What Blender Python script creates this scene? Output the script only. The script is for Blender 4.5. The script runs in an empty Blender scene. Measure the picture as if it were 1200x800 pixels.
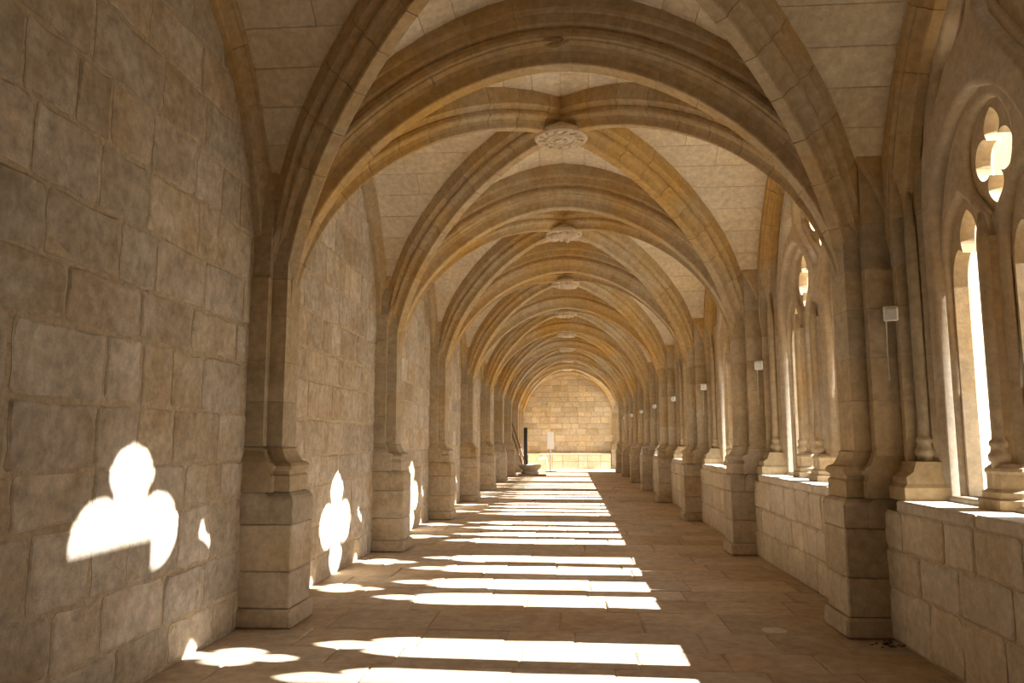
import bpy, bmesh, math, random
from mathutils import Vector, Matrix

sc = bpy.context.scene
COL = sc.collection

# ------------------------------------------------------------------ camera, sky, sun, exposure
def camera_setup():
    F, VX, VY, ROLL = 900.0, 668.0, 514.6, 0.011            # focal length in px of the 1200x800 frame, vanishing point of the gallery
    d = Vector((VX - 600, -(VY - 400), F)).normalized()        # world +Y in camera space (x right, y up, z forward)
    x = Vector((d.z, 0, -d.x)).normalized()                    # world +X
    z = x.cross(d)
    if z.y < 0:
        z = -z
    c, s = math.cos(ROLL), math.sin(ROLL); x, z = c * x + s * z, c * z - s * x
    right = Vector((x.x, d.x, z.x)); up = Vector((x.y, d.y, z.y)); fwd = Vector((x.z, d.z, z.z))
    cd = bpy.data.cameras.new('camera'); co = bpy.data.objects.new('camera', cd); COL.objects.link(co)
    cd.sensor_width = 36.0; cd.lens = F / 1200 * 36; cd.clip_start = 0.05; cd.clip_end = 500
    m = Matrix((right, up, -fwd)).transposed().to_4x4(); m.translation = Vector((0, 0, 1.6))
    co.matrix_world = m
    sc.camera = co
camera_setup()

SUN_DIR = Vector((-1.0, 0.044, -0.645)).normalized()
def light_setup():
    w = bpy.data.worlds.new('world'); sc.world = w; w.use_nodes = True
    nt = w.node_tree; nt.nodes.clear()
    out = nt.nodes.new('ShaderNodeOutputWorld'); bg = nt.nodes.new('ShaderNodeBackground')
    sky = nt.nodes.new('ShaderNodeTexSky'); sky.sky_type = 'NISHITA'; sky.sun_disc = False
    sky.sun_elevation = math.atan(0.65); sky.sun_rotation = math.radians(90); sky.air_density = 1.0; sky.dust_density = 2.5
    bg.inputs['Strength'].default_value = 0.36
    nt.links.new(sky.outputs[0], bg.inputs[0]); nt.links.new(bg.outputs[0], out.inputs[0])
    sd = bpy.data.lights.new('sun', 'SUN'); so = bpy.data.objects.new('sun', sd); COL.objects.link(so)
    sd.energy = 46.0; sd.angle = math.radians(0.53); sd.color = (1.0, 0.95, 0.87)
    so.rotation_euler = SUN_DIR.to_track_quat('-Z', 'Y').to_euler(); so.location = (30, 10, 25)
light_setup()
sc.view_settings.view_transform = 'Standard'; sc.view_settings.look = 'None'
sc.view_settings.gamma = 1.0; sc.view_settings.use_curve_mapping = False
sc.view_settings.exposure = -0.36
sc.cycles.max_bounces = 12; sc.cycles.diffuse_bounces = 8; sc.cycles.use_denoising = True
sc.cycles.sample_clamp_indirect = 12.0

# ------------------------------------------------------------------ dimensions (metres; Y runs down the gallery, floor at 0)
L = 4.5                     # bay length
Y0 = 6.90                   # first pier pair in view
NK = 8                      # piers k = -1 .. 7, end wall where pier 8 would stand
def YP(k): return Y0 + L * k
YEND = YP(8)
YBACK = YP(-2)
XC = -0.07                  # crown line of the vault
XLW = -2.87                 # face of the left wall
A_W, B_W = 2.84, L / 2      # half spans of the vault web
ZS, HW = 3.0, 2.72          # springing and rise of the web
def Fp(u, p=1.75):
    u = min(abs(u), 1.0)
    return (1 - u ** p) ** (1 / p)
ORD = ['zeroth', 'first', 'second', 'third', 'fourth', 'fifth', 'sixth', 'seventh', 'eighth', 'ninth', 'tenth', 'eleventh']

# ------------------------------------------------------------------ materials
def new_mat(name):
    m = bpy.data.materials.new(name); m.use_nodes = True
    nt = m.node_tree; b = nt.nodes['Principled BSDF']
    return m, nt, b
def stone(name, c1, c2, stain=None, stain_amt=0.0, stain_scale=0.9, var=0.18, rough=0.9, fine=14.0, bump=0.25, blot=None, blot_amt=0.0, blot_scale=2.2, mott=0.26, satvar=0.18):
    m, nt, b = new_mat(name); N = nt.nodes.new; K = nt.links.new
    geo = N('ShaderNodeNewGeometry'); inf = N('ShaderNodeObjectInfo')
    add = N('ShaderNodeVectorMath'); add.operation = 'MULTIPLY_ADD'
    add.inputs[1].default_value = (1, 1, 1); K(geo.outputs['Position'], add.inputs[0])
    rs = N('ShaderNodeMath'); rs.operation = 'ADD'; K(inf.outputs['Random'], rs.inputs[0]); K(geo.outputs['Random Per Island'], rs.inputs[1])
    fr = N('ShaderNodeMath'); fr.operation = 'FRACT'; K(rs.outputs[0], fr.inputs[0])
    off = N('ShaderNodeMath'); off.operation = 'MULTIPLY'; off.inputs[1].default_value = 37.0; K(fr.outputs[0], off.inputs[0])
    K(off.outputs[0], add.inputs[2])
    def noise(scale, detail, rgh, vec=add):
        n = N('ShaderNodeTexNoise'); n.inputs['Scale'].default_value = scale; n.inputs['Detail'].default_value = detail
        n.inputs['Roughness'].default_value = rgh; K(vec.outputs[0], n.inputs['Vector']); return n
    def ramp(src, a, c):
        r = N('ShaderNodeMapRange'); r.inputs[1].default_value = a; r.inputs[2].default_value = c; r.clamp = True
        K(src, r.inputs[0]); return r
    def mix(fac, a, c):
        x = N('ShaderNodeMix'); x.data_type = 'RGBA'
        if isinstance(fac, float): x.inputs[0].default_value = fac
        else: K(fac, x.inputs[0])
        for i, v in ((6, a), (7, c)):
            if isinstance(v, tuple): x.inputs[i].default_value = (*v, 1)
            else: K(v, x.inputs[i])
        return x
    n1 = noise(1.6, 5, 0.6); r1 = ramp(n1.outputs['Fac'], 0.35, 0.65)
    cc = mix(r1.outputs[0], c1, c2).outputs[2]
    if blot:
        nb = noise(blot_scale, 6, 0.62); rb = ramp(nb.outputs['Fac'], 0.50, 0.60)
        sb = N('ShaderNodeMath'); sb.operation = 'MULTIPLY'; sb.inputs[1].default_value = blot_amt; K(rb.outputs[0], sb.inputs[0])
        cc = mix(sb.outputs[0], cc, blot).outputs[2]
    if stain:
        ns = N('ShaderNodeTexNoise'); ns.inputs['Scale'].default_value = stain_scale; ns.inputs['Detail'].default_value = 5
        ns.inputs['Roughness'].default_value = 0.6; K(geo.outputs['Position'], ns.inputs['Vector'])
        r2 = ramp(ns.outputs['Fac'], 0.42, 0.62)
        s2 = N('ShaderNodeMath'); s2.operation = 'MULTIPLY'; s2.inputs[1].default_value = stain_amt; K(r2.outputs[0], s2.inputs[0])
        cc = mix(s2.outputs[0], cc, stain).outputs[2]
    n3 = noise(fine, 8, 0.7); r3 = N('ShaderNodeMapRange'); r3.inputs[1].default_value = 0.3; r3.inputs[2].default_value = 0.7
    r3.inputs[3].default_value = 1 - mott; r3.inputs[4].default_value = 1 + mott * 0.7; K(n3.outputs['Fac'], r3.inputs[0])
    rv = N('ShaderNodeMapRange'); rv.inputs[3].default_value = 1 - var; rv.inputs[4].default_value = 1 + var; K(fr.outputs[0], rv.inputs[0])
    mu = N('ShaderNodeMath'); mu.operation = 'MULTIPLY'; K(r3.outputs[0], mu.inputs[0]); K(rv.outputs[0], mu.inputs[1])
    hsv = N('ShaderNodeHueSaturation'); K(cc, hsv.inputs['Color']); K(mu.outputs[0], hsv.inputs['Value'])
    sat = N('ShaderNodeMapRange'); sat.inputs[3].default_value = 1 - satvar; sat.inputs[4].default_value = 1 + satvar
    fr2 = N('ShaderNodeMath'); fr2.operation = 'FRACT'; K(off.outputs[0], fr2.inputs[0]); K(fr2.outputs[0], sat.inputs[0]); K(sat.outputs[0], hsv.inputs['Saturation'])
    K(hsv.outputs[0], b.inputs['Base Color'])
    b.inputs['Roughness'].default_value = rough; b.inputs['Specular IOR Level'].default_value = 0.25
    bp = N('ShaderNodeBump'); bp.inputs['Strength'].default_value = bump; bp.inputs['Distance'].default_value = 0.02
    n4 = noise(fine * 1.6, 8, 0.72); K(n4.outputs['Fac'], bp.inputs['Height']); K(bp.outputs[0], b.inputs['Normal'])
    return m
def plain(name, c, rough=0.6, metal=0.0):
    m, nt, b = new_mat(name); b.inputs['Roughness'].default_value = rough; b.inputs['Metallic'].default_value = metal
    n = nt.nodes.new('ShaderNodeTexNoise'); n.inputs['Scale'].default_value = 30; n.inputs['Detail'].default_value = 4
    g = nt.nodes.new('ShaderNodeNewGeometry'); nt.links.new(g.outputs['Position'], n.inputs['Vector'])
    x = nt.nodes.new('ShaderNodeMix'); x.data_type = 'RGBA'; nt.links.new(n.outputs['Fac'], x.inputs[0])
    x.inputs[6].default_value = (*[v * 0.88 for v in c], 1); x.inputs[7].default_value = (*[min(1, v * 1.1) for v in c], 1)
    nt.links.new(x.outputs[2], b.inputs['Base Color'])
    return m
M = {
 'wall': stone('wall_stone', (0.44, 0.385, 0.31), (0.56, 0.505, 0.425), stain=(0.40, 0.30, 0.185), stain_amt=0.6, stain_scale=1.3, blot=(0.62, 0.575, 0.50), blot_amt=0.6, blot_scale=3.5, var=0.14, mott=0.36, bump=0.6, fine=11),
 'mortar': stone('lime_mortar', (0.46, 0.365, 0.235), (0.56, 0.46, 0.32), var=0.0, bump=0.8, fine=16, mott=0.35),
 'pier': stone('pier_stone', (0.38, 0.315, 0.22), (0.46, 0.395, 0.295), stain=(0.42, 0.29, 0.14), stain_amt=0.35, var=0.08, bump=0.15),
 'plinth': stone('plinth_stone', (0.40, 0.34, 0.25), (0.50, 0.44, 0.35), stain=(0.40, 0.28, 0.16), stain_amt=0.4, blot=(0.58, 0.54, 0.47), blot_amt=0.45, var=0.08, bump=0.3),
 'rib': stone('rib_stone', (0.42, 0.335, 0.22), (0.50, 0.42, 0.30), stain=(0.54, 0.325, 0.07), stain_amt=0.72, stain_scale=0.45, var=0.035, bump=0.2, satvar=0.06),
 'ribmortar': stone('rib_mortar', (0.56, 0.41, 0.19), (0.60, 0.46, 0.25), var=0.0, bump=0.3),
 'web': stone('vault_stone', (0.67, 0.59, 0.455), (0.75, 0.675, 0.55), stain=(0.56, 0.45, 0.29), stain_amt=0.3, var=0.05, bump=0.12),
 'webmortar': stone('vault_mortar', (0.60, 0.51, 0.37), (0.66, 0.57, 0.43), var=0.0, bump=0.3),
 'floor': stone('floor_stone', (0.43, 0.345, 0.255), (0.53, 0.445, 0.35), stain=(0.40, 0.29, 0.185), stain_amt=0.5, var=0.10, rough=0.8, bump=0.25, fine=9),
 'floorjoint': stone('floor_joint', (0.30, 0.235, 0.165), (0.38, 0.31, 0.225), var=0.0, bump=0.5),
 'parapet': stone('parapet_stone', (0.55, 0.485, 0.385), (0.65, 0.595, 0.50), stain=(0.46, 0.36, 0.235), stain_amt=0.5, blot=(0.70, 0.65, 0.57), blot_amt=0.5, var=0.09, bump=0.35),
 'tracery': stone('tracery_stone', (0.47, 0.40, 0.30), (0.56, 0.49, 0.39), stain=(0.54, 0.36, 0.14), stain_amt=0.4, stain_scale=1.1, var=0.04, bump=0.12),
 'end': stone('end_wall_stone', (0.56, 0.465, 0.32), (0.64, 0.55, 0.40), stain=(0.50, 0.37, 0.22), stain_amt=0.35, blot=(0.36, 0.29, 0.23), blot_amt=0.4, blot_scale=1.0, var=0.17),
 'ledge': stone('end_ledge_stone', (0.70, 0.60, 0.44), (0.76, 0.68, 0.55), stain=(0.62, 0.46, 0.26), stain_amt=0.3, var=0.08),  # pale bench tone stands in for sunlight; the loose block is pale itself
 'boss': stone('boss_stone', (0.60, 0.50, 0.38), (0.68, 0.59, 0.47), var=0.03, bump=0.3, fine=30),
 'out': stone('outer_stone', (0.60, 0.50, 0.36), (0.70, 0.62, 0.48), var=0.05, bump=0.9, fine=22),
 'ground': stone('garth_gravel', (0.42, 0.38, 0.28), (0.52, 0.47, 0.36), var=0.0, bump=0.6),
 'tile': stone('roof_tile', (0.34, 0.17, 0.10), (0.44, 0.25, 0.15), var=0.1),
 'white': plain('white_plastic', (0.80, 0.79, 0.75), 0.4),
 'iron': plain('black_iron', (0.025, 0.022, 0.025), 0.55, 0.3),
 'panel': plain('white_panel', (0.85, 0.85, 0.83), 0.45),
 'steel': plain('grey_steel', (0.45, 0.45, 0.45), 0.4, 0.7),
 'wood': plain('weathered_wood', (0.17, 0.11, 0.06), 0.8),
 'leaf': plain('dry_leaf', (0.06, 0.04, 0.022), 0.9),
 'glass': plain('lamp_glass', (0.55, 0.56, 0.58), 0.15),
}

# ------------------------------------------------------------------ mesh helpers
def mesh(name, verts, faces, mat, smooth=False):
    me = bpy.data.meshes.new(name); me.from_pydata([tuple(v) for v in verts], [], faces); me.update()
    me.materials.append(mat)
    if smooth: me.polygons.foreach_set('use_smooth', [True] * len(me.polygons))
    return me
def fixn(me):
    bm = bmesh.new(); bm.from_mesh(me); bmesh.ops.recalc_face_normals(bm, faces=bm.faces); bm.to_mesh(me); bm.free(); me.update(); return me
def obj(name, me, parent=None, loc=None):
    o = bpy.data.objects.new(name, me); COL.objects.link(o)
    if parent is not None: o.parent = parent
    if loc is not None: o.location = loc
    return o
def empty(name, loc=(0, 0, 0), parent=None):
    o = obj(name, None, parent, loc); o.empty_display_size = 0.1; return o
def tag(o, label, cat, group=None):
    o['label'] = label; o['category'] = cat
    if group: o['group'] = group
    return o
def struct(o, label=None, cat=None):
    o['kind'] = 'structure'
    if label: o['label'] = label
    if cat: o['category'] = cat
    return o
def copy_tree(o, parent=None):
    c = o.copy(); COL.objects.link(c)
    if parent is not None: c.parent = parent
    for ch in list(o.children): copy_tree(ch, c)
    return c
class MB:
    def __init__(s): s.v = []; s.f = []
    def add(s, v, f):
        n = len(s.v); s.v += [tuple(q) for q in v]; s.f += [tuple(i + n for i in q) for q in f]
    def box(s, x0, x1, y0, y1, z0, z1):
        s.add([(x0, y0, z0), (x1, y0, z0), (x1, y1, z0), (x0, y1, z0), (x0, y0, z1), (x1, y0, z1), (x1, y1, z1), (x0, y1, z1)],
              [(3, 2, 1, 0), (4, 5, 6, 7), (0, 1, 5, 4), (1, 2, 6, 5), (2, 3, 7, 6), (3, 0, 4, 7)])
    def loft(s, rings, cap=True):
        n = len(rings[0]); v = [p for r in rings for p in r]; f = []
        for i in range(len(rings) - 1):
            for j in range(n):
                k = (j + 1) % n; f.append((i * n + j, i * n + k, (i + 1) * n + k, (i + 1) * n + j))
        if cap: f.append(tuple(range(n))[::-1]); f.append(tuple((len(rings) - 1) * n + j for j in range(n)))
        s.add(v, f)
    def lathe(s, prof, c=(0, 0, 0), n=24):
        s.loft([[(c[0] + r * math.cos(2 * math.pi * j / n), c[1] + r * math.sin(2 * math.pi * j / n), c[2] + z) for j in range(n)] for r, z in prof])
    def tube(s, pts, r, n=8):
        rings = []
        for i, p in enumerate(pts):
            p = Vector(p); t = (Vector(pts[min(i + 1, len(pts) - 1)]) - Vector(pts[max(i - 1, 0)])).normalized()
            a = t.cross(Vector((0, 0, 1)));  a = a.normalized() if a.length > 1e-3 else Vector((1, 0, 0)); b = t.cross(a)
            rings.append([p + r * (a * math.cos(2 * math.pi * j / n) + b * math.sin(2 * math.pi * j / n)) for j in range(n)])
        s.loft(rings)
    def ball(s, c, r, sx=1, sy=1, sz=1, n=10, m=6):
        s.loft([[(c[0] + sx * r * math.sin(math.pi * max(min(i / m, .985), .015)) * math.cos(2 * math.pi * j / n), c[1] + sy * r * math.sin(math.pi * max(min(i / m, .985), .015)) * math.sin(2 * math.pi * j / n), c[2] - sz * r * math.cos(math.pi * i / m)) for j in range(n)] for i in range(m + 1)])
    def mesh(s, name, mat, smooth=False): return fixn(mesh(name, s.v, s.f, mat, smooth))
def bevel_box(name, x0, x1, y0, y1, z0, z1, mat, b=0.01, seg=1):
    mb = MB(); mb.box(x0, x1, y0, y1, z0, z1); me = mesh(name, mb.v, mb.f, mat)
    bm = bmesh.new(); bm.from_mesh(me); bmesh.ops.bevel(bm, geom=bm.edges[:], offset=b, segments=seg, affect='EDGES', profile=0.5)
    bmesh.ops.recalc_face_normals(bm, faces=bm.faces); bm.to_mesh(me); bm.free(); return me

def plane_stone(mp, u0, u1, v0, v1, rnd, proud=0.012, back=0.03, rough=0.012, cut=0.03):
    """an irregular block face: mp(u, v, d) maps to space; d > 0 sticks out"""
    w, h = u1 - u0, v1 - v0; cut = min(cut, w * 0.2, h * 0.2); pts = []
    j = lambda: rnd.uniform(-rough, rough) * 0.7
    def side(ax, ay, bx, by, n):
        for i in range(n):
            t = (i + 0.5) / n * 0.86 + 0.07
            pts.append((ax + (bx - ax) * t + j(), ay + (by - ay) * t + j()))
    nu = 3 if w > 0.45 else 2
    a = [cut * rnd.uniform(0.3, 1.2) for _ in range(4)]
    pts.append((u0 + a[0], v0)); side(u0 + a[0], v0, u1 - a[1], v0, nu); pts.append((u1 - a[1], v0))
    pts.append((u1, v0 + a[1])); side(u1, v0 + a[1], u1, v1 - a[2], 2); pts.append((u1, v1 - a[2]))
    pts.append((u1 - a[2], v1)); side(u1 - a[2], v1, u0 + a[3], v1, nu); pts.append((u0 + a[3], v1))
    pts.append((u0, v1 - a[3])); side(u0, v1 - a[3], u0, v0 + a[0], 2); pts.append((u0, v0 + a[0]))
    cu, cv = (u0 + u1) / 2, (v0 + v1) / 2; n = len(pts); v = []
    tl = [rnd.uniform(-0.004, 0.006) for _ in range(2)]
    for u, q in pts: v.append(mp(u, q, -back))
    for u, q in pts: v.append(mp(u, q, proud * 0.35))
    for u, q in pts:
        iu = 0.016 * (1 if u < cu else -1) if abs(u - cu) > 0.3 * w else 0; iv = 0.016 * (1 if q < cv else -1) if abs(q - cv) > 0.3 * h else 0
        v.append(mp(u + iu, q + iv, proud + tl[0] * (u - cu) / w * 2 + tl[1] * (q - cv) / h * 2))
    f = []
    for r in (0, 1):
        for i in range(n):
            k = (i + 1) % n; f.append((r * n + i, r * n + k, (r + 1) * n + k, (r + 1) * n + i))
    f.append(tuple(2 * n + i for i in range(n)))
    return v, f
def courses(u0, u1, v0, v1, hr, lr, rnd, gap=0.012):
    out = []; v = v0
    while v < v1 - 0.02:
        h = rnd.uniform(*hr)
        if v + h > v1 - hr[0] * 0.5: h = v1 - v
        u = u0 - rnd.uniform(0, lr[0])
        while u < u1:
            l = rnd.uniform(*lr); a, b = max(u, u0), min(u + l, u1)
            if u1 - b < 0.12: b = u1; l = u1 - u + 1
            if b - a > 0.08: out.append((a + gap / 2, b - gap / 2, v + gap / 2, v + h - gap / 2))
            u += l
        v += h
    return out
def lay_stones(parent, rects, mp, mat, rnd, limit, key, pname, rest, proud=0.012, rough=0.012, cut=0.03):
    rects = sorted(rects, key=key); mb = MB()
    for i, r in enumerate(rects):
        if i < limit:
            v, f = plane_stone(mp, *r, rnd, proud, rough=rough, cut=cut); obj(pname, fixn(mesh(pname, v, f, mat)), parent)
        else:
            u0, u1, v0, v1 = r; q = rnd.uniform(0.6, 1.1) * proud
            e = 0.01
            mb.add([mp(u0, v0, -0.03), mp(u1, v0, -0.03), mp(u1, v1, -0.03), mp(u0, v1, -0.03), mp(u0 + e, v0 + e, q), mp(u1 - e, v0 + e, q), mp(u1 - e, v1 - e, q), mp(u0 + e, v1 - e, q)],
                   [(4, 5, 6, 7), (0, 1, 5, 4), (1, 2, 6, 5), (2, 3, 7, 6), (3, 0, 4, 7)])
    if mb.v:
        o = obj(rest, mb.mesh(rest, mat), parent); o['kind'] = 'stuff'

def plate(name, outer, holes, x0, x1, mat, bev=0.02):
    """flat plate in the (Y,Z) plane with holes, from X=x0 to x1, edges chamfered"""
    cu = bpy.data.curves.new(name, 'CURVE'); cu.dimensions = '2D'; cu.fill_mode = 'BOTH'
    for pts in [outer] + holes:
        s = cu.splines.new('POLY'); s.points.add(len(pts) - 1); s.use_cyclic_u = True
        for p, q in zip(s.points, pts): p.co = (q[0], q[1], 0, 1)
    cu.extrude = (x1 - x0) / 2 - bev; cu.bevel_depth = bev; cu.bevel_resolution = 1; cu.offset = -bev
    o = bpy.data.objects.new(name, cu); COL.objects.link(o)
    dg = bpy.context.evaluated_depsgraph_get(); me = bpy.data.meshes.new_from_object(o.evaluated_get(dg))
    bpy.data.objects.remove(o); bpy.data.curves.remove(cu)
    xm = (x0 + x1) / 2
    for v in me.vertices:
        a, b, c = v.co; v.co = (xm + c, a, b)
    bm = bmesh.new(); bm.from_mesh(me); bmesh.ops.remove_doubles(bm, verts=bm.verts, dist=1e-5); bmesh.ops.recalc_face_normals(bm, faces=bm.faces); bm.to_mesh(me); bm.free()
    me.materials.clear(); me.materials.append(mat); me.name = name
    return me

def plate_cut(name, outer, holes, x0, x1, mat):
    """flat plate with sharp-edged holes (constrained triangulation), from X=x0 to x1"""
    from mathutils.geometry import delaunay_2d_cdt
    V, E = [], []
    for pts in [outer] + holes:
        n = len(V); V += [Vector((a, b)) for a, b in pts]; E += [(n + i, n + (i + 1) % len(pts)) for i in range(len(pts))]
    v2, e2, f2, _, _, _ = delaunay_2d_cdt(V, E, [], 0, 1e-6)
    def inside(x, y, P):
        r = False
        for i in range(len(P)):
            (ax, ay), (bx_, by_) = P[i - 1], P[i]
            if (ay > y) != (by_ > y) and x < (bx_ - ax) * (y - ay) / (by_ - ay) + ax: r = not r
        return r
    def keep(f):
        x = sum(v2[i][0] for i in f) / len(f); y = sum(v2[i][1] for i in f) / len(f)
        return inside(x, y, outer) and not any(inside(x, y, h) for h in holes)
    f2 = [f for f in f2 if keep(f)]
    n = len(v2); q = MB(); cnt = {}
    for f in f2:
        for i in range(len(f)):
            k = (f[i], f[(i + 1) % len(f)]); cnt[tuple(sorted(k))] = cnt.get(tuple(sorted(k)), 0) + 1
    q.add([(x0, a, b) for a, b in v2] + [(x1, a, b) for a, b in v2], [tuple(f) for f in f2] + [tuple(n + i for i in f[::-1]) for f in f2] + [(a, b, n + b, n + a) for (a, b), c in cnt.items() if c == 1])
    return q.mesh(name, mat)

# ------------------------------------------------------------------ floor
rnd = random.Random(4)
mb = MB(); mb.box(XLW - 0.6, 3.5, YBACK - 0.4, YEND + 0.4, -0.3, -0.012)
floor = struct(obj('floor', mb.mesh('floor', M['floorjoint'])))
rects = courses(YBACK, YEND, XLW, 2.75, (0.42, 0.62), (0.55, 1.15), rnd, 0.012)
rects = [(a, b, c, d) for a, b, c, d in courses(XLW, 2.75, YBACK, YEND, (0.45, 0.75), (0.5, 1.15), rnd, 0.007)]
def fkey(r): yc = (r[2] + r[3]) / 2; return (0 if yc > 4.3 else 100) + yc
lay_stones(floor, rects, lambda u, v, d: (u, v, d - 0.012), M['floor'], rnd, 300, fkey, 'flagstone', 'paving_beyond', 0.009, 0.008, 0.012)

# ------------------------------------------------------------------ left wall, end wall, back wall, roof
mb = MB(); mb.box(XLW - 0.6, XLW, YBACK - 0.4, YEND + 0.4, -0.3, 6.6)
wall_left = struct(obj('wall_left', mb.mesh('wall_left', M['mortar'])))
rects = courses(YBACK, YEND, 0.0, 5.75, (0.30, 0.46), (0.32, 0.85), rnd, 0.03)
def wkey(r):
    y = (r[0] + r[1]) / 2; z = (r[2] + r[3]) / 2
    hid = any(abs(y - YP(k)) < 0.22 for k in range(-2, 9))
    return (0 if y > 3.2 and not hid else 100) + y
lay_stones(wall_left, rects, lambda u, v, d: (XLW + d, u, v), M['wall'], rnd, 300, wkey, 'stone', 'stones_beyond', 0.007, 0.022, 0.03)

mb = MB(); mb.box(XLW - 0.6, 3.5, YEND, YEND + 0.5, -0.3, 6.6)
wall_end = struct(obj('wall_end', mb.mesh('wall_end', M['mortar'])))
rects = courses(XLW, 3.0, 0.0, 5.6, (0.26, 0.40), (0.35, 0.75), rnd, 0.02)
lay_stones(wall_end, rects, lambda u, v, d: (u, YEND - d, v), M['end'], rnd, 300, lambda r: r[2], 'stone', 'stones_beyond', 0.015, 0.012, 0.03)
mb = MB(); mb.box(XLW - 0.6, 3.5, YBACK - 0.5, YBACK, -0.3, 6.6)
wall_back = struct(obj('wall_back', mb.mesh('wall_back', M['mortar'])))
rects = courses(XLW, 3.0, 0.0, 5.6, (0.3, 0.45), (0.5, 0.95), rnd, 0.02)
lay_stones(wall_back, rects, lambda u, v, d: (u, YBACK + d, v), M['wall'], rnd, 0, lambda r: r[2], 'stone', 'stones_beyond', 0.015)
mb = MB(); mb.box(XLW - 0.7, 3.9, YBACK - 0.6, YEND + 0.6, 6.6, 6.8)
struct(obj('roof', mb.mesh('roof', M['tile'])))

# ledge along the foot of the end wall
led = tag(empty('stone_bench', (0, YEND, 0)), 'low stone bench coloured pale as if sunlit, running along the foot of the end wall', 'bench')
r2 = random.Random(9); x = -2.3
while x < 2.1:
    w = r2.uniform(0.5, 0.9); x1 = min(x + w, 2.20)
    for z0, z1 in ((0, 0.42), (0.42, 0.76)):
        obj('block', bevel_box('block', x + .006, x1 - .006, -0.45, -0.01, z0 + .004, z1 - .004, M['ledge'], 0.012), led)
    x = x1
obj('top_slab', bevel_box('top_slab', -2.34, 2.20, -0.5, -0.01, 0.762, 0.84, M['ledge'], 0.015), led)

# ------------------------------------------------------------------ right wall: outer wall with window openings, parapets, sills, buttresses
WOFF = {}                                     # the nearest window sits a little off the middle of its bay
def bay_c(k): return YP(k) + L / 2 + WOFF.get(k, 0.0)
def win_arch(hw, zb, zsp, zap, n=14, p=2.0):
    r = [(hw, zb)] + [(hw * math.cos(t) ** (2 / p), zsp + (zap - zsp) * math.sin(t) ** (2 / p)) for t in [math.pi / 2 * i / n for i in range(n + 1)]]
    r[-1] = (0.0, zap)
    return r + [(-a, b) for a, b in r[-2::-1]]
holes = []
for k in range(-1, 7):
    holes.append([(bay_c(k) + a, b) for a, b in win_arch(1.70, 1.04, 3.05, 5.64 if k == -1 else 5.34)])
holes.append([(bay_c(7) + a, b) for a, b in win_arch(1.75, 0.02, 3.05, 5.2)])
wr = plate('wall_right', [(YBACK - 0.4, -0.3), (YEND + 0.4, -0.3), (YEND + 0.4, 6.6), (YBACK - 0.4, 6.6)], holes, 3.02, 3.42, M['out'], 0.012)
wall_right = struct(obj('wall_right', wr))
par_core = MB()
for k in range(-2, 7):
    par_core.box(2.58, 3.03, YP(k) + 0.2, YP(k + 1) - 0.2, -0.1, 1.03)
par_core.box(2.66, 3.03, YBACK, YP(-1), 1.0, 5.7)      # blind bay behind the camera
obj('parapet_core', par_core.mesh('parapet_core', M['mortar']), wall_right)
rects = []
for k in range(-1, 7):
    rects += courses(YP(k) + 0.24, YP(k + 1) - 0.24, 0.0, 1.03, (0.30, 0.42), (0.4, 0.85), rnd, 0.016)
lay_stones(wall_right, rects, lambda u, v, d: (2.58 - d, u, v), M['parapet'], rnd, 300, lambda r: r[0], 'stone', 'stones_beyond', 0.012, 0.014, 0.03)
rects = courses(YBACK, YP(-1), 0.0, 5.6, (0.3, 0.45), (0.5, 0.95), rnd, 0.02)
lay_stones(wall_right, rects, lambda u, v, d: ((2.66 if v > 1.03 else 2.58) - d, u, v), M['wall'], rnd, 0, lambda r: r[0], 'stone', 'stones_beyond', 0.012)
for k in range(-1, 7):
    for a, b in ((-1.74, -0.62), (-0.62, 0.55), (0.55, 1.74)):
        obj('sill', bevel_box('sill', 2.56, 3.46, bay_c(k) + a + .004, bay_c(k) + b - .004, 1.03, 1.12, M['parapet'], 0.014), wall_right)
bme = MB()
bme.loft([[(3.42, -.48, 0), (4.9, -.48, 0), (4.9, .48, 0), (3.42, .48, 0)], [(3.42, -.48, 3.6), (4.9, -.48, 3.6), (4.9, .48, 3.6), (3.42, .48, 3.6)], [(3.42, -.48, 5.2), (3.6, -.48, 5.2), (3.6, .48, 5.2), (3.42, .48, 5.2)]])
bme = bme.mesh('buttress', M['out'])
for k in range(-1, 8): obj('buttress', bme, wall_right, (0, YP(k), 0))

# ------------------------------------------------------------------ windows: tracery with four lights, two small oculi and one large oculus
def sym(half, cy=0.0):      # half outline from bottom to top at y >= 0 -> closed polygon
    full = half + [(-a, b) for a, b in half[::-1] if a > 1e-6]
    return [(cy + a, b) for a, b in full]
def cat(pts, sub=4, closed=False):   # Catmull-Rom refinement of an open chain
    out = []; n = len(pts)
    for i in range(n - 1):
        p0, p1, p2, p3 = pts[max(i - 1, 0)], pts[i], pts[i + 1], pts[min(i + 2, n - 1)]
        for s in range(sub):
            t = s / sub
            out.append(tuple(0.5 * (2 * p1[j] + (p2[j] - p0[j]) * t + (2 * p0[j] - 5 * p1[j] + 4 * p2[j] - p3[j]) * t * t + (3 * p1[j] - p0[j] - 3 * p2[j] + p3[j]) * t ** 3) for j in (0, 1)))
    out.append(pts[-1]); return out
def quatrefoil(cy, cz, hw, hz, neck=0.36):
    top = cat([(0.30, 0.37), (0.40, 0.52), (0.41, 0.66), (0.32, 0.80), (0.17, 0.92), (0, 1.0)], 3)
    side = cat([(0.30, -0.37), (0.46, -0.43), (0.72, -0.40), (0.92, -0.24), (1.0, 0.0), (0.92, 0.24), (0.72, 0.40), (0.46, 0.43), (0.30, 0.37)], 3)
    bot = [(a, -b) for a, b in top[::-1]]
    half = bot + side[1:-1] + top
    half = [(a * hw, cz + b * hz) for a, b in half]
    return sym(half, cy)
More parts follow.
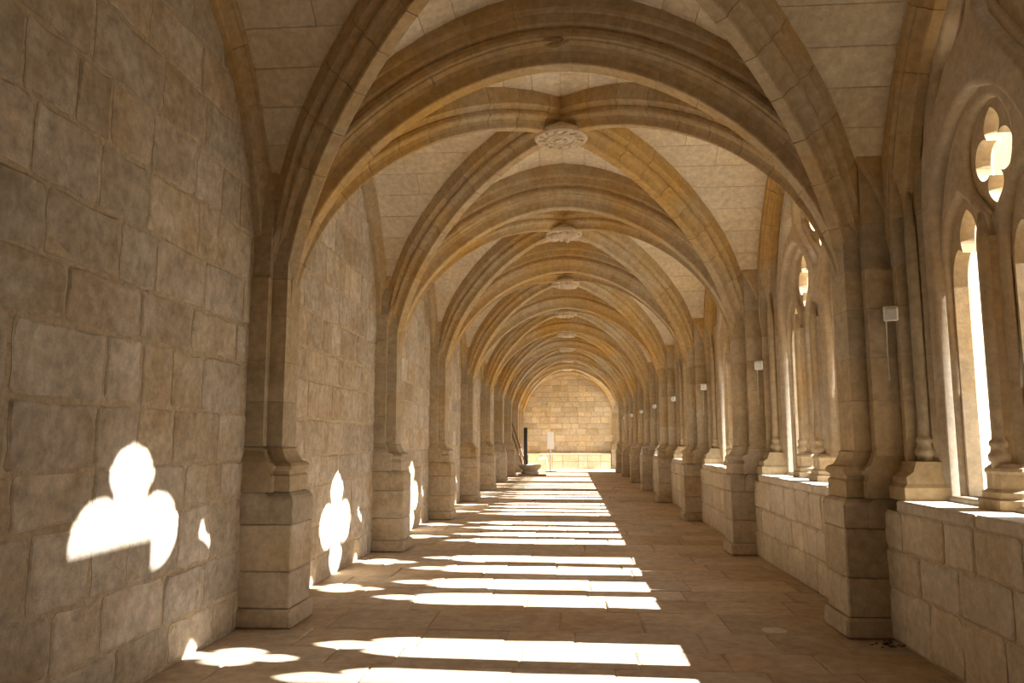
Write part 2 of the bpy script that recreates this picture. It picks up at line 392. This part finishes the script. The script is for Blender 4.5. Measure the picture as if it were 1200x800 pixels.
def light_cusped(cy, hw, zb=1.16):
    s = hw / 0.27
    c1 = cat([(.27, 2.80), (.255, 2.93), (.21, 3.03), (.155, 3.07), (.095, 3.035)], 3)
    c2 = cat([(.095, 3.035), (.118, 3.11), (.118, 3.18), (.09, 3.26), (.045, 3.315), (0, 3.35)], 3)
    return sym([(a * s, b) for a, b in [(.27, zb)] + c1 + c2[1:]], cy)
def light_arch(cy, hw, zb=1.16):
    return sym([(hw, zb)] + cat([(hw, 2.85), (hw * .95, 3.0), (hw * .80, 3.16), (hw * .5, 3.33), (0, 3.46)], 3), cy)
def oval(cy, cz, hw, up, dn):
    return sym(cat([(0, cz - dn), (hw * .30, cz - dn * .80), (hw * .72, cz - dn * .5), (hw * .96, cz - dn * .15), (hw, cz + up * .2), (hw * .82, cz + up * .6), (hw * .45, cz + up * .9), (0, cz + up)], 3), cy)
def subarch(sg):
    pts = [(.17, 1.16)] + cat([(.17, 3.02), (.20, 3.30), (.30, 3.60), (.46, 3.86), (.66, 4.04), (.905, 4.14)], 3) + cat([(.905, 4.14), (1.15, 4.06), (1.38, 3.84), (1.55, 3.5), (1.645, 3.1), (1.645, 3.0)], 3)[1:] + [(1.645, 1.16)]
    return [(sg * a, b) for a, b in pts]
def bigoc(dz, m):
    h = cat([(0, 3.60), (.14, 3.74), (.30, 3.92), (.52, 4.10), (.70, 4.30), (.745, 4.47), (.70, 4.70), (.54, 4.93), (.28, 5.12), (0, 5.22)], 3)
    return sym([(max(a - m, 0) if a > m else 0 if a == 0 else a * 0.5, b + dz * min(1, (b - 3.6) / .6) + (m if b < 4.4 else -m)) for a, b in h])
def slit(sg, m=0.0, cusp=False, dz=0):
    pts = [(.87, 4.38), (1.05, 4.31), (1.24, 4.19), (1.41, 4.00), (1.36, 4.22), (1.25, 4.44), (1.10, 4.64), (.95, 4.80), (.87, 4.62)]
    if cusp: pts = [(.97, 4.37), (1.05, 4.33), (1.20, 4.25), (1.15, 4.36), (1.17, 4.44), (1.06, 4.47), (.99, 4.60), (.96, 4.50)]
    return [(sg * a, b + dz * .9) for a, b in pts]
def window_meshes(dz):
    win_out = win_arch(1.79, 1.06, 3.05, 5.43 + dz)
    C = plate('tracery_order', win_out, [subarch(1), subarch(-1), bigoc(dz, 0), slit(1, dz=dz), slit(-1, dz=dz)], 2.91, 3.30, M['tracery'], 0.045)
    lights = (-1.33, -0.48, 0.48, 1.33)
    Bp = plate('light_frames', win_out, [light_arch(c, .30) for c in lights] + [oval(s * .905, 3.62, .31, .42, .44) for s in (1, -1)] + [bigoc(dz, .03), slit(1, dz=dz), slit(-1, dz=dz)], 3.0, 3.24, M['tracery'], 0.04)
    Ap = plate_cut('cusped_plate', win_out, [light_cusped(c, .275) for c in lights] + [quatrefoil(s * .905, 3.63, .245, .355) for s in (1, -1)] + [quatrefoil(0, 4.44 + dz * 1.32, .62, .655)] + [slit(1, 0, True, dz), slit(-1, 0, True, dz)], 3.06, 3.17, M['tracery'])
    return C, Bp, Ap
WM = {0: window_meshes(0.0), 1: window_meshes(0.30)}
def col_mesh(r, z0, z1):
    m_ = MB(); m_.lathe([(r, z0), (r, z1)], n=14); return m_
def mullion_parts(big):
    s = 1.35 if big else 1.0; x = 2.88 if big else 2.95
    sh = MB(); hw = .125 * s
    plan = [(x, -.035 * s), (x + .04, -.06 * s), (x + .10, -hw), (3.24, -hw), (3.34, -.05 * s), (3.34, .05 * s), (3.24, hw), (x + .10, hw), (x + .04, .06 * s), (x, .035 * s)]
    sh.loft([[(a, b, z) for a, b in plan] for z in (1.42, 3.02)])
    ba = MB()
    def ring(e, z): return [(2.84 - e if big else 2.91 - e, -hw * .55 - e, z), (3.02 - e, -hw - e, z), (3.26 + e, -hw - e, z), (3.38 + e, -hw * .5 - e, z), (3.38 + e, hw * .5 + e, z), (3.26 + e, hw + e, z), (3.02 - e, hw + e, z), (2.84 - e if big else 2.91 - e, hw * .55 + e, z)]
    ba.loft([ring(.07, 1.12), ring(.07, 1.19), ring(.05, 1.20), ring(.05, 1.24), ring(.025, 1.26), ring(.025, 1.36), ring(.035, 1.38), ring(.03, 1.40), ring(.0, 1.43)])
    co = MB(); co.lathe([(.06, 1.24), (.06, 1.44), (.072, 1.45), (.075, 1.49), (.06, 1.51), (.055, 1.54), (.064, 1.56), (.064, 1.58), (.045, 1.60), (.045, 1.63), (.045, 2.96), (.045, 3.0), (.02, 3.2)], (x - 0.01, 0, 0), 14)
    return sh.mesh('shaft', M['tracery']), ba.mesh('base', M['tracery']), co.mesh('colonnette', M['tracery'], True)
MS, MBG = mullion_parts(False), mullion_parts(True)
for k in range(-1, 7):
    w = struct(empty('window_%d' % (k + 2), (0, bay_c(k), 0)))
    C, Bp, Ap = WM[1 if k == -1 else 0]
    obj('tracery_order', C, w); obj('light_frames', Bp, w); obj('cusped_plate', Ap, w)
    for y, ms in ((-.905, MS), (0, MBG), (.905, MS)):
        mu = obj('mullion', ms[0], w, (0, y, 0)); obj('base', ms[1], mu); obj('colonnette', ms[2], mu)
# ------------------------------------------------------------------ piers
def pplan(xb, xf, hw, sx, sh, z):          # stepped plan: front face xf, shoulders at sx; xb is inside the wall
    return [(xb, -sh, z), (sx, -sh, z), (sx, -hw, z), (xf, -hw, z), (xf, hw, z), (sx, hw, z), (sx, sh, z), (xb, sh, z)]
def pier_meshes(side):
    """side -1: pier on the solid wall, +1: pier between the windows; d = distance the pier stands out from the line of its plinth"""
    P = []; left = side < 0
    xb = XLW - 0.05 if left else 3.0
    F0 = 2.41 if left else 2.24                      # |X| of the plinth face
    X = (lambda d: -(F0 + d)) if left else (lambda d: F0 + d)
    bx = lambda n, d, hw, z0, z1, m, b: P.append((n, bevel_box(n, min(xb, X(d)), max(xb, X(d)), -hw, hw, z0, z1, m, b)))
    bx('plinth_block', -.03, .29, 0, .16, M['plinth'], .02)
    bx('plinth_block', 0, .265, .163, .473, M['plinth'], .012)
    bx('plinth_block', 0, .265, .476, .873, M['plinth'], .012)
    def lo(n, rings, m):
        q = MB(); q.loft([pplan(xb, X(d), hw, X(d + sd), hw + se, z) for d, hw, sd, se, z in rings]); P.append((n, q.mesh(n, m)))
    t = 0.0 if left else -.03
    lo('plinth_cap', [(0, .265, .2, 0.02, .876), (0, .265, .2, 0.02, 1.08 + t), (.012, .253, .2, 0.03, 1.11 + t), (.045, .23, .2, 0.05, 1.14 + t)], M['plinth'])
    lo('base_moulding', [(d, hw, .14, .30 - hw if z < 1.42 else .285 - hw if z < 1.5 else .258 - hw, z + t) for d, hw, z in ((.045, .225, 1.146), (.045, .225, 1.28), (.06, .21, 1.30), (.06, .21, 1.325),
        (.035, .235, 1.345), (.03, .24, 1.37), (.045, .225, 1.395), (.085, .20, 1.41), (.11, .19, 1.45), (.135, .18, 1.505), (.13, .18, 1.52), (.155, .165, 1.535))], M['pier'])
    if left:
        z = 1.54
        for i, h in enumerate((.40, .36, .42, .34, .40, .40)):
            se = .095 if i < 4 else .07
            lo('shaft_block', [(.15, .17, .14, se, z), (.15, .17, .14, se, z + h - .003)], M['pier']); z += h
    else:
        q = MB(); rr = lambda x, hw, z: [(3.0, -hw, z), (x, -hw, z), (x, hw, z), (3.0, hw, z)]
        q.loft([rr(2.60, .60, 1.12), rr(2.60, .60, 1.22), rr(2.63, .58, 1.25), rr(2.63, .57, 1.30), rr(2.69, .56, 1.34), rr(2.72, .55, 1.42)]); P.append(('jamb_base', q.mesh('jamb_base', M['pier'])))
        half = [(2.39, .17), (2.53, .17), (2.53, .265), (2.75, .265), (2.75, .33), (2.73, .345), (2.73, .38), (2.77, .39), (2.84, .40), (2.88, .45), (2.88, .50), (2.94, .545), (3.05, .56)]
        plan = half + [(a, -b) for a, b in half[::-1]]; z = 1.36
        for i, h in enumerate((.18 + .38, .36, .42, .34, .40, .52, .55)):
            q = MB(); z1 = z + h - .003
            pl = plan if i < 4 else [(a, math.copysign(.24, b) if a < 2.76 and abs(b) == .265 else b) for a, b in plan] if i < 6 else [(max(a, 2.74), b) for a, b in plan]
            q.loft([[(a, b, z) for a, b in pl], [(a, b, z1) for a, b in pl]]); P.append(('shaft_block', q.mesh('shaft_block', M['pier']))); z += h
        for sg in (1, -1):
            c = MB(); c.lathe([(.062, 1.26), (.062, 1.46), (.075, 1.47), (.078, 1.51), (.06, 1.53), (.055, 1.56), (.066, 1.58), (.066, 1.60), (.046, 1.62), (.046, 1.65), (.046, 3.27), (.046, 3.3), (.008, 3.75)], (2.84, sg * .45, 0), 14)
            P.append(('colonnette', c.mesh('colonnette', M['pier'], True)))
    return P
def ord_from_end(k): return ORD[8 - k]
LPM, RPM = pier_meshes(-1), pier_meshes(1)
for k in range(-1, 8):
    o = tag(empty('pier', (0, YP(k), 0)), 'moulded limestone pier against the solid wall, %s from the end wall' % ord_from_end(k), 'pier', 'piers along the solid wall')
    for n, me in LPM: obj(n, me, o)
    o = tag(empty('pier', (0, YP(k), 0)), 'moulded limestone pier between the traceried windows, %s from the end wall' % ord_from_end(k), 'pier', 'piers along the window side')
    for n, me in RPM: obj(n, me, o)

# ------------------------------------------------------------------ vault ribs made of voussoirs
def path_arch(a, zs, rise, p=1.75, n=160):
    P = []
    for i in range(n + 1):
        t = math.pi * i / n
        c, s = math.cos(t), math.sin(t)
        P.append((math.copysign(abs(c) ** (2 / p), c) * a, zs + rise * max(s, 0) ** (2 / p)))
    return P
def resample(P, ds):
    out = [P[0]]; acc = 0
    S = [0]
    for i in range(1, len(P)): S.append(S[-1] + math.dist(P[i], P[i - 1]))
    n = max(2, round(S[-1] / ds)); j = 0
    for q in range(1, n):
        s = S[-1] * q / n
        while S[j + 1] < s: j += 1
        t = (s - S[j]) / (S[j + 1] - S[j]); out.append(tuple(P[j][d] + (P[j + 1][d] - P[j][d]) * t for d in range(len(P[0]))))
    return out + [P[-1]]
def rib_meshes(path3, B, prof, seg, name, mat, mort, gap=0.007, shrink=0.010, foot=1.0):
    """path3: dense 3-D points of the intrados line; B: horizontal width direction; prof: half profile (w, h outward)"""
    P = [Vector(p) for p in path3]; n = len(P)
    for _ in range(14):
        P = [P[0]] + [(P[i - 1] + 2 * P[i] + P[i + 1]) / 4 for i in range(1, n - 1)] + [P[-1]]
    Tn = [(P[min(i + 1, n - 1)] - P[max(i - 1, 0)]).normalized() for i in range(n)]
    B = Vector(B).normalized(); Nn = []
    for t in Tn:
        q = B.cross(t).normalized()
        Nn.append(q)
    mid = n // 2
    if Nn[mid].z < 0: Nn = [-q for q in Nn]
    full = [(w, h) for w, h in prof] + [(-w, h) for w, h in prof[::-1]]
    full = [(-w, h) for w, h in prof[::-1]] + prof
    def ring(i, e=0.0, sh=0.0):
        p = P[i] + Tn[i] * e; f = foot + (1 - foot) * min(1.0, max(0.0, (P[i].z - 2.9) / 1.3))
        g = lambda v, c: v if v < c else c + (v - c) * f
        return [p + B * (math.copysign(max(g(abs(w), .12) - sh, 0.0), w)) + Nn[i] * (g(h, .10) + sh) for w, h in full]
    outs = []; i = 0
    while i < n - 1:
        j = min(i + seg, n - 1)
        if n - 1 - j < seg // 2: j = n - 1
        q = MB(); q.loft([ring(i, gap / 2)] + [ring(m) for m in range(i + 1, j)] + [ring(j, -gap / 2)])
        outs.append(q.mesh(name, mat)); i = j
    q = MB(); q.loft([ring(m, 0, shrink) for m in range(n)])
    return outs, q.mesh('mortar', mort)
PROF_T = [(.075, 0), (.085, .012), (.09, .06), (.105, .115), (.135, .155), (.175, .18), (.18, .195), (.20, .21), (.21, .24), (.20, .275), (.18, .29), (.18, .31), (.205, .32), (.22, .34), (.22, .43), (.245, .44), (.255, .47), (.255, .72)]
PROF_D = [(.055, 0), (.065, .012), (.07, .06), (.085, .10), (.12, .125), (.14, .13), (.15, .15), (.145, .185), (.135, .20), (.165, .225), (.20, .25), (.20, .55)]
PROF_W = [(.04, 0), (.05, .01), (.055, .05), (.08, .09), (.11, .11), (.11, .14), (.135, .16), (.135, .40)]
# transverse arch (in the X-Z plane)
ai = 2.50
tp = resample([(XC + x, 0.0, z) for x, z in [(ai, 2.2)] + path_arch(ai, 2.95, 2.16) + [(-ai, 2.2)]], 0.105)
TV, TM = rib_meshes(tp, (0, 1, 0), PROF_T, 4, 'voussoir', M['rib'], M['ribmortar'])
def cat_relief(name, r, mat, seed, n=9):
    q = MB(); rr = random.Random(seed)
    for i in range(n):
        a = rr.uniform(0, 6.28); d = r * rr.uniform(.1, .8)
        q.ball((d * math.cos(a), d * math.sin(a), rr.uniform(-.01, .01)), r * rr.uniform(.22, .36), 1, 1, .7, 8, 5)
    return q.mesh(name, mat, True)
for k in range(-1, 8):
    o = tag(empty('transverse_arch', (0, YP(k), 0)), 'ochre stained moulded arch spanning the vault, %s arch from the end wall' % ord_from_end(k), 'arch', 'arches spanning the vault')
    for me in TV: obj('voussoir', me, o)
    obj('mortar', TM, o)
    if k == 0:
        c = obj('carved_keystone', cat_relief('carved_keystone', .12, M['rib'], 3, 11), o, (XC, -.20, 5.24)); c.rotation_euler = (1.1, 0, 0); c.scale = (1.3, .8, .6)
# half arch and half piers engaged in the end wall
def half_mesh(me):
    c = me.copy(); bm = bmesh.new(); bm.from_mesh(c)
    bmesh.ops.bisect_plane(bm, geom=bm.verts[:] + bm.edges[:] + bm.faces[:], plane_co=(0, .03, 0), plane_no=(0, 1, 0), clear_outer=True)
    bm.to_mesh(c); bm.free(); return c
o = tag(empty('transverse_arch', (0, YEND, 0)), 'half arch of moulded stone engaged in the face of the end wall', 'arch', 'arches spanning the vault')
for me in TV: obj('voussoir', half_mesh(me), o)
obj('mortar', half_mesh(TM), o)
for PM, side in ((LPM, 'solid-wall'), (RPM, 'window')):
    o = tag(empty('pier', (0, YEND, 0)), 'half pier engaged in the corner of the end wall on the %s side' % side, 'pier')
    for n, me in PM:
        h = half_mesh(me)
        if len(h.polygons): obj(n, h, o)
# diagonal ribs
dx, dy = 2.50, L / 2 - 0.07
def diag(sg):
    pts = [(XC + dx + .30, sg * (dy + .06), 2.25), (XC + dx + .17, sg * (dy + .05), 2.55)]
    for x, z in path_arch(1.0, 2.92, 2.42): pts.append((XC + dx * x, sg * dy * x, z))
    pts += [(XC - dx - .17, -sg * (dy + .05), 2.55), (XC - dx - .30, -sg * (dy + .06), 2.25)]; return resample(pts, 0.105)
DV = {}
for sg in (1, -1):
    DV[sg] = rib_meshes(diag(sg), (sg * dy, -dx, 0) if True else None, PROF_D, 4, 'voussoir', M['rib'], M['ribmortar'], foot=0.18)
# wall ribs along each side
def wallrib(x, bw, zs, rise):
    pts = [(x, bw, 2.2)] + [(x, y, z) for y, z in path_arch(bw, zs, rise, 1.9)] + [(x, -bw, 2.2)]
    return resample(pts, 0.12)
WL = rib_meshes(wallrib(XLW + 0.02, L / 2 - .17, 2.95, 2.50), (1, 0, 0), PROF_W, 4, 'voussoir', M['rib'], M['ribmortar'])
WR = rib_meshes(wallrib(2.875, L / 2 - .36, 2.95, 2.52), (1, 0, 0), [(w * 1.1, h) for w, h in PROF_W], 4, 'voussoir', M['rib'], M['ribmortar'])
BAYNAME = lambda k: ORD[8 - k]          # bay 7 is first from the end wall
for k in range(-2, 8):
    c = (0, YP(k) + L / 2, 0); nm = BAYNAME(k) if 8 - k < len(ORD) else 'last'
    for sg, w in ((1, 'rising away from the windows'), (-1, 'rising towards the windows')):
        o = tag(empty('diagonal_rib', c), 'ochre diagonal vault rib springing from the %s pier, %s bay from the end wall' % (('farther window-side' if sg > 0 else 'farther solid-wall'), nm), 'rib', 'diagonal ribs of the vault')
        for me in DV[sg][0]: obj('voussoir', me, o)
        obj('mortar', DV[sg][1], o)
    o = tag(empty('side_rib', c), 'slim arched rib along the solid wall, %s bay from the end wall' % nm, 'rib', 'ribs along the solid wall')
    for me in WL[0]: obj('voussoir', me, o)
    obj('mortar', WL[1], o)
    o = tag(empty('side_rib', c), 'moulded arched rib framing the traceried window, %s bay from the end wall' % nm, 'rib', 'ribs above the windows')
    for me in WR[0]: obj('voussoir', me, o)
    obj('mortar', WR[1], o)

# ------------------------------------------------------------------ vault web
def Wz(x, y): return ZS + HW * max(Fp(x / A_W), Fp(y / B_W))
NXG, NYG = 56, 40
def warp(i, n): t = -1 + 2 * i / n; return math.copysign(abs(math.sin(t * math.pi / 2)) , t)
us = [warp(i, NXG) for i in range(NXG + 1)]; vs = [warp(i, NYG) for i in range(NYG + 1)]
shell = MB(); V = [(XC + A_W * u, B_W * v, Wz(A_W * u, B_W * v) + 0.02) for v in vs for u in us]
shell.add(V, [(j * (NXG + 1) + i, j * (NXG + 1) + i + 1, (j + 1) * (NXG + 1) + i + 1, (j + 1) * (NXG + 1) + i) for j in range(NYG) for i in range(NXG)])
shm = mesh('vault_shell', shell.v, shell.f, M['webmortar'])
ceiling = struct(empty('ceiling'))
for k in range(-2, 8): obj('vault_shell', shm, ceiling, (0, YP(k) + L / 2, 0))
# courses of the cells: parametrised by the curve angle
def strip_edges(a, ds=0.33):
    P = resample(path_arch(a, ZS, HW, 1.75, 400), ds); return [p[0] for p in P]
def block(pts, th=0.05, pr=0.004):
    v = []
    for x, y in pts: v.append((XC + x, y, Wz(x, y) - pr))
    for x, y in pts: v.append((XC + x, y, Wz(x, y) + th))
    return v, [(3, 2, 1, 0), (0, 1, 5, 4), (1, 2, 6, 5), (2, 3, 7, 6), (3, 0, 4, 7)]
wrnd = random.Random(21)
blocks = []
def cells():
    out = []; g = 0.003
    ex = strip_edges(A_W); ey = strip_edges(B_W)
    for i in range(len(ex) - 1):                      # cells under the transverse arches: strips along Y
        x0, x1 = ex[i], ex[i + 1]
        if x0 < x1: x0, x1 = x1, x0
        for sg in (1, -1):
            lim0, lim1 = abs(x0) / A_W * B_W, abs(x1) / A_W * B_W
            y = B_W
            while True:
                l = wrnd.uniform(0.55, 1.0); ya = y; yb = y - l
                lo = max(lim0, lim1)
                last = yb < lo + 0.25
                p = [(x0 - g, ya - g), (x1 + g, ya - g)]
                p += [(x1 + g, lim1 + g), (x0 - g, lim0 + g)] if last else [(x1 + g, yb + g), (x0 - g, yb + g)]
                if ya - lo > 0.05: out.append([(a, sg * b) for a, b in p])
                y = yb
                if last: break
    for i in range(len(ey) - 1):                      # side cells: strips along X
        y0, y1 = ey[i], ey[i + 1]
        if y0 < y1: y0, y1 = y1, y0
        for sg in (1, -1):
            lim0, lim1 = abs(y0) / B_W * A_W, abs(y1) / B_W * A_W
            x = A_W
            while True:
                l = wrnd.uniform(0.55, 1.0); xa = x; xb_ = x - l; lo = max(lim0, lim1); last = xb_ < lo + 0.25
                p = [(xa - g, y0 - g), (xa - g, y1 + g)]
                p += [(lim1 + g, y1 + g), (lim0 + g, y0 - g)] if last else [(xb_ + g, y1 + g), (xb_ + g, y0 - g)]
                if xa - lo > 0.05: out.append([(sg * a, b) for a, b in p])
                x = xb_
                if last: break
    return out
CL = [block(p) for p in cells()]
CM = None; cnt = 0; rest = MB(); order = []
for k in range(-2, 8):
    for i, (v, f) in enumerate(CL):
        yc = YP(k) + L / 2 + sum(q[1] for q in v[:4]) / 4; order.append(((0 if yc > 4.9 else 500) + yc, k, i))
order.sort(); cache = {}
for n_, (_, k, i) in enumerate(order):
    v, f = CL[i]; y = YP(k) + L / 2
    if n_ < 300:
        if i not in cache: cache[i] = fixn(mesh('vault_stone', v, f, M['web']))
        obj('vault_stone', cache[i], ceiling, (0, y, 0))
    else:
        rest.add([(a, b + y, c) for a, b, c in v], f)
o = obj('vault_stones_beyond', rest.mesh('vault_stones_beyond', M['web']), ceiling); o['kind'] = 'stuff'

# ------------------------------------------------------------------ roof bosses
def boss_meshes(kind):
    R = 0.33
    d = MB(); d.lathe([(.16, .30), (.20, .16), (R - .02, .10), (R, .075), (R, .03), (R - .02, .012), (R - .035, .016), (R - .05, .024)], n=40)
    rim = MB(); n = 40
    rim.loft([[((r) * math.cos(2 * math.pi * j / n), (r) * math.sin(2 * math.pi * j / n), z) for j in range(n)] for r, z in [(.20, .03), (.185, .004), (.168, .004), (.155, .03)]], cap=False)
    rel = MB()
    if kind == 0:
        for j in range(13):                            # band of raised strokes round the rim
            a = 2 * math.pi * j / 13 + .1
            for t, rr_ in ((-.07, .215), (0, .245), (.07, .265)):
                rel.ball((rr_ * math.cos(a + t), rr_ * math.sin(a + t), .018), .022, 1, 1, .8, 7, 4)
        rel.ball((0, 0, .03), .13, 1, 1, .32, 16, 6)
        for j in range(8): rel.ball((.07 * math.cos(j * .785), .07 * math.sin(j * .785), -.004), .03, 1, 1, .5, 7, 4)
    else:
        rr = random.Random(kind)
        for j in range(26):
            a = rr.uniform(0, 6.28); q = .27 * math.sqrt(rr.random()); rel.ball((q * math.cos(a), q * math.sin(a), .0), rr.uniform(.045, .085), 1, 1, rr.uniform(.6, 1.1), 8, 5)
    return d.mesh('disc', M['boss'], False), rim.mesh('ring_moulding', M['boss']), rel.mesh('carved_relief', M['boss'], True)
BM = [boss_meshes(0), boss_meshes(1), boss_meshes(2)]
for k in range(-2, 8):
    kind = 0 if k in (0, -2) else 1 + k % 2
    lab = 'round boss with a carved ring at the rib crossing' if kind == 0 else 'round boss carved with foliage at the rib crossing'
    o = tag(empty('roof_boss', (XC, YP(k) + L / 2, 5.26)), '%s, %s bay from the end wall' % (lab, ORD[8 - k]), 'boss', 'bosses at the rib crossings')
    for n, me in zip(('disc', 'ring_moulding', 'carved_relief'), BM[kind]): obj(n, me, o)

# ------------------------------------------------------------------ floodlights on the window piers
fb = bevel_box('lamp_body', -.055, .055, -.045, .045, -.06, .06, M['white'], .012, 2)
fg = bevel_box('lamp_glass', -.042, .042, -.052, -.044, -.047, .047, M['glass'], .003)
ba = MB(); ba.box(-.012, .012, .03, .12, -.012, .012); ba.box(-.02, .02, .10, .14, -.05, .03); bam = ba.mesh('bracket', M['steel'])
cb = MB(); cb.tube([(0, .10, -.05), (.01, .125, -.12), (.01, .135, -.3), (.012, .135, -.55)], .006, 6); cbm = cb.mesh('cable', M['white'])
for k in range(-1, 8):
    o = tag(empty('floodlight', (2.66, YP(k) - .40, 2.63)), 'small white box floodlight on the window side, %s pier from the end wall' % ord_from_end(k), 'floodlight', 'floodlights on the window piers')
    bo = obj('lamp_body', fb, o); bo.rotation_euler = (.25, 0, -.35); obj('lamp_glass', fg, bo); obj('bracket', bam, o); obj('cable', cbm, o)

# ------------------------------------------------------------------ things at the far end
# stone basin
q = MB(); q.lathe([(.39, 0), (.41, .03), (.39, .09), (.34, .13), (.36, .16), (.47, .27), (.50, .33), (.50, .38), (.475, .40), (.43, .39), (.39, .31), (.24, .26), (.02, .25)], n=28)
o = tag(empty('stone_basin', (-1.80, 34.9, 0)), 'round grey stone basin on a low foot beside the dark upright panel', 'basin')
obj('bowl', q.mesh('bowl', M['plinth'], False), o, (0, 0, .068))
obj('step', bevel_box('step', -.50, .74, -.52, .50, -.004, .07, M['plinth'], .02), o)
o = tag(empty('upright_panel', (-2.1, 36.6, 0)), 'tall narrow black panel standing upright behind the stone basin', 'panel')
obj('board', bevel_box('board', -.085, .085, -.03, .03, .06, 2.15, M['iron'], .006), o); obj('foot', bevel_box('foot', -.2, .2, -.18, .18, 0, .06, M['iron'], .01), o)
for i, (top, foot) in enumerate((((-2.835, 36.25, 2.72), (-1.90, 35.80, .012)), ((-2.835, 36.00, 2.30), (-2.06, 35.70, .012)))):
    q = MB(); q.tube([top, [(a + b) / 2 for a, b in zip(top, foot)], foot], .03, 8)
    tag(obj('leaning_pole', q.mesh('leaning_pole', M['wood'])), ['longer brown pole leaning on the wall behind the stone basin', 'shorter brown pole leaning on the wall behind the stone basin'][i], 'pole', 'poles leaning by the basin')
o = tag(empty('information_panel', (-.98, 38.9, 0)), 'white upright information panel on a thin white post before the end wall', 'sign')
o.rotation_euler.z = math.radians(38)
obj('board', bevel_box('board', -.21, .21, -.02, .02, 1.12, 1.98, M['panel'], .006), o); obj('post', bevel_box('post', -.03, .03, -.015, .05, .03, 1.9, M['panel'], .006), o); obj('foot', bevel_box('foot', -.2, .2, -.2, .2, 0, .03, M['panel'], .006), o)
q = MB(); q.loft([[(-.25, -.2, 0), (.25, -.2, 0), (.25, .2, 0), (-.25, .2, 0)], [(-.24, -.19, .55), (.22, -.18, .6), (.22, .18, .62), (-.23, .19, .56)], [(-.18, -.12, .64), (.15, -.12, .70), (.15, .12, .70), (-.17, .12, .66)]])
o = obj('stone_block', q.mesh('stone_block', M['ledge']), None, (-1.42, 40.2, 0)); tag(o, 'roughly cut pale stone block standing before the bench', 'block')

# ------------------------------------------------------------------ small things on the near floor
o = tag(empty('drain_cover', (1.70, 6.88, -.012)), 'round worn stone drain cover set in the paving', 'drain cover')
q = MB(); q.lathe([(.135, -.01), (.135, .006), (.12, .010), (.02, .010)], n=24); obj('rim', q.mesh('rim', M['plinth']), o)
q = MB(); q.lathe([(.105, .004), (.105, .014), (.02, .016)], n=24); obj('lid', q.mesh('lid', M['parapet']), o)
q = MB(); lr = random.Random(2)
for i in range(26):
    x, y = 2.44 + lr.gauss(0, .05), 6.40 + lr.gauss(0, .045); a = lr.uniform(0, 6.28); r = lr.uniform(.012, .03); z = lr.uniform(.004, .02)
    q.add([(x + r * math.cos(a), y + r * math.sin(a), z), (x + .5 * r * math.cos(a + 1.6), y + .5 * r * math.sin(a + 1.6), z + .012), (x - r * math.cos(a), y - r * math.sin(a), z + .004), (x - .5 * r * math.cos(a + 1.6), y - .5 * r * math.sin(a + 1.6), z + .01)], [(0, 1, 2, 3)])
o = obj('dry_leaves', mesh('dry_leaves', q.v, q.f, M['leaf'])); tag(o, 'little heap of dark dry leaves at the foot of the window pier', 'leaves'); o['kind'] = 'stuff'

# ------------------------------------------------------------------ outside: cloister garth
q = MB(); q.box(3.42, 60, YBACK - 20, YEND + 20, -.4, -.05)
struct(obj('garth_ground', q.mesh('garth_ground', M['ground'])))

# square stone turret standing in the garth; it shades part of the nearest window
t = tag(empty('garden_turret', (8.6, 0, 0)), 'square stone turret with a pyramid roof standing in the garth outside the windows', 'turret')
obj('tower', bevel_box('tower', -1.6, 1.6, -2.2, 4.74, -.05, 7.12, M['out'], .02), t)
obj('cornice', bevel_box('cornice', -1.68, 1.68, -2.3, 4.78, 7.12, 7.29, M['out'], .03), t)
q = MB(); q.loft([[(-1.65, -2.3, 7.29), (1.65, -2.3, 7.29), (1.65, 4.76, 7.29), (-1.65, 4.76, 7.29)], [(-.1, 0.4, 7.9), (.1, 0.4, 7.9), (.1, 2.0, 7.9), (-.1, 2.0, 7.9)]])
obj('roof', q.mesh('roof', M['tile']), t)
obj('shading_block', bevel_box('shading_block', -1.6, -1.0, 2.9, 3.75, 7.29, 8.1, M['out'], .02), t)  # unseen block added on the turret to shade the nearest window's side slit
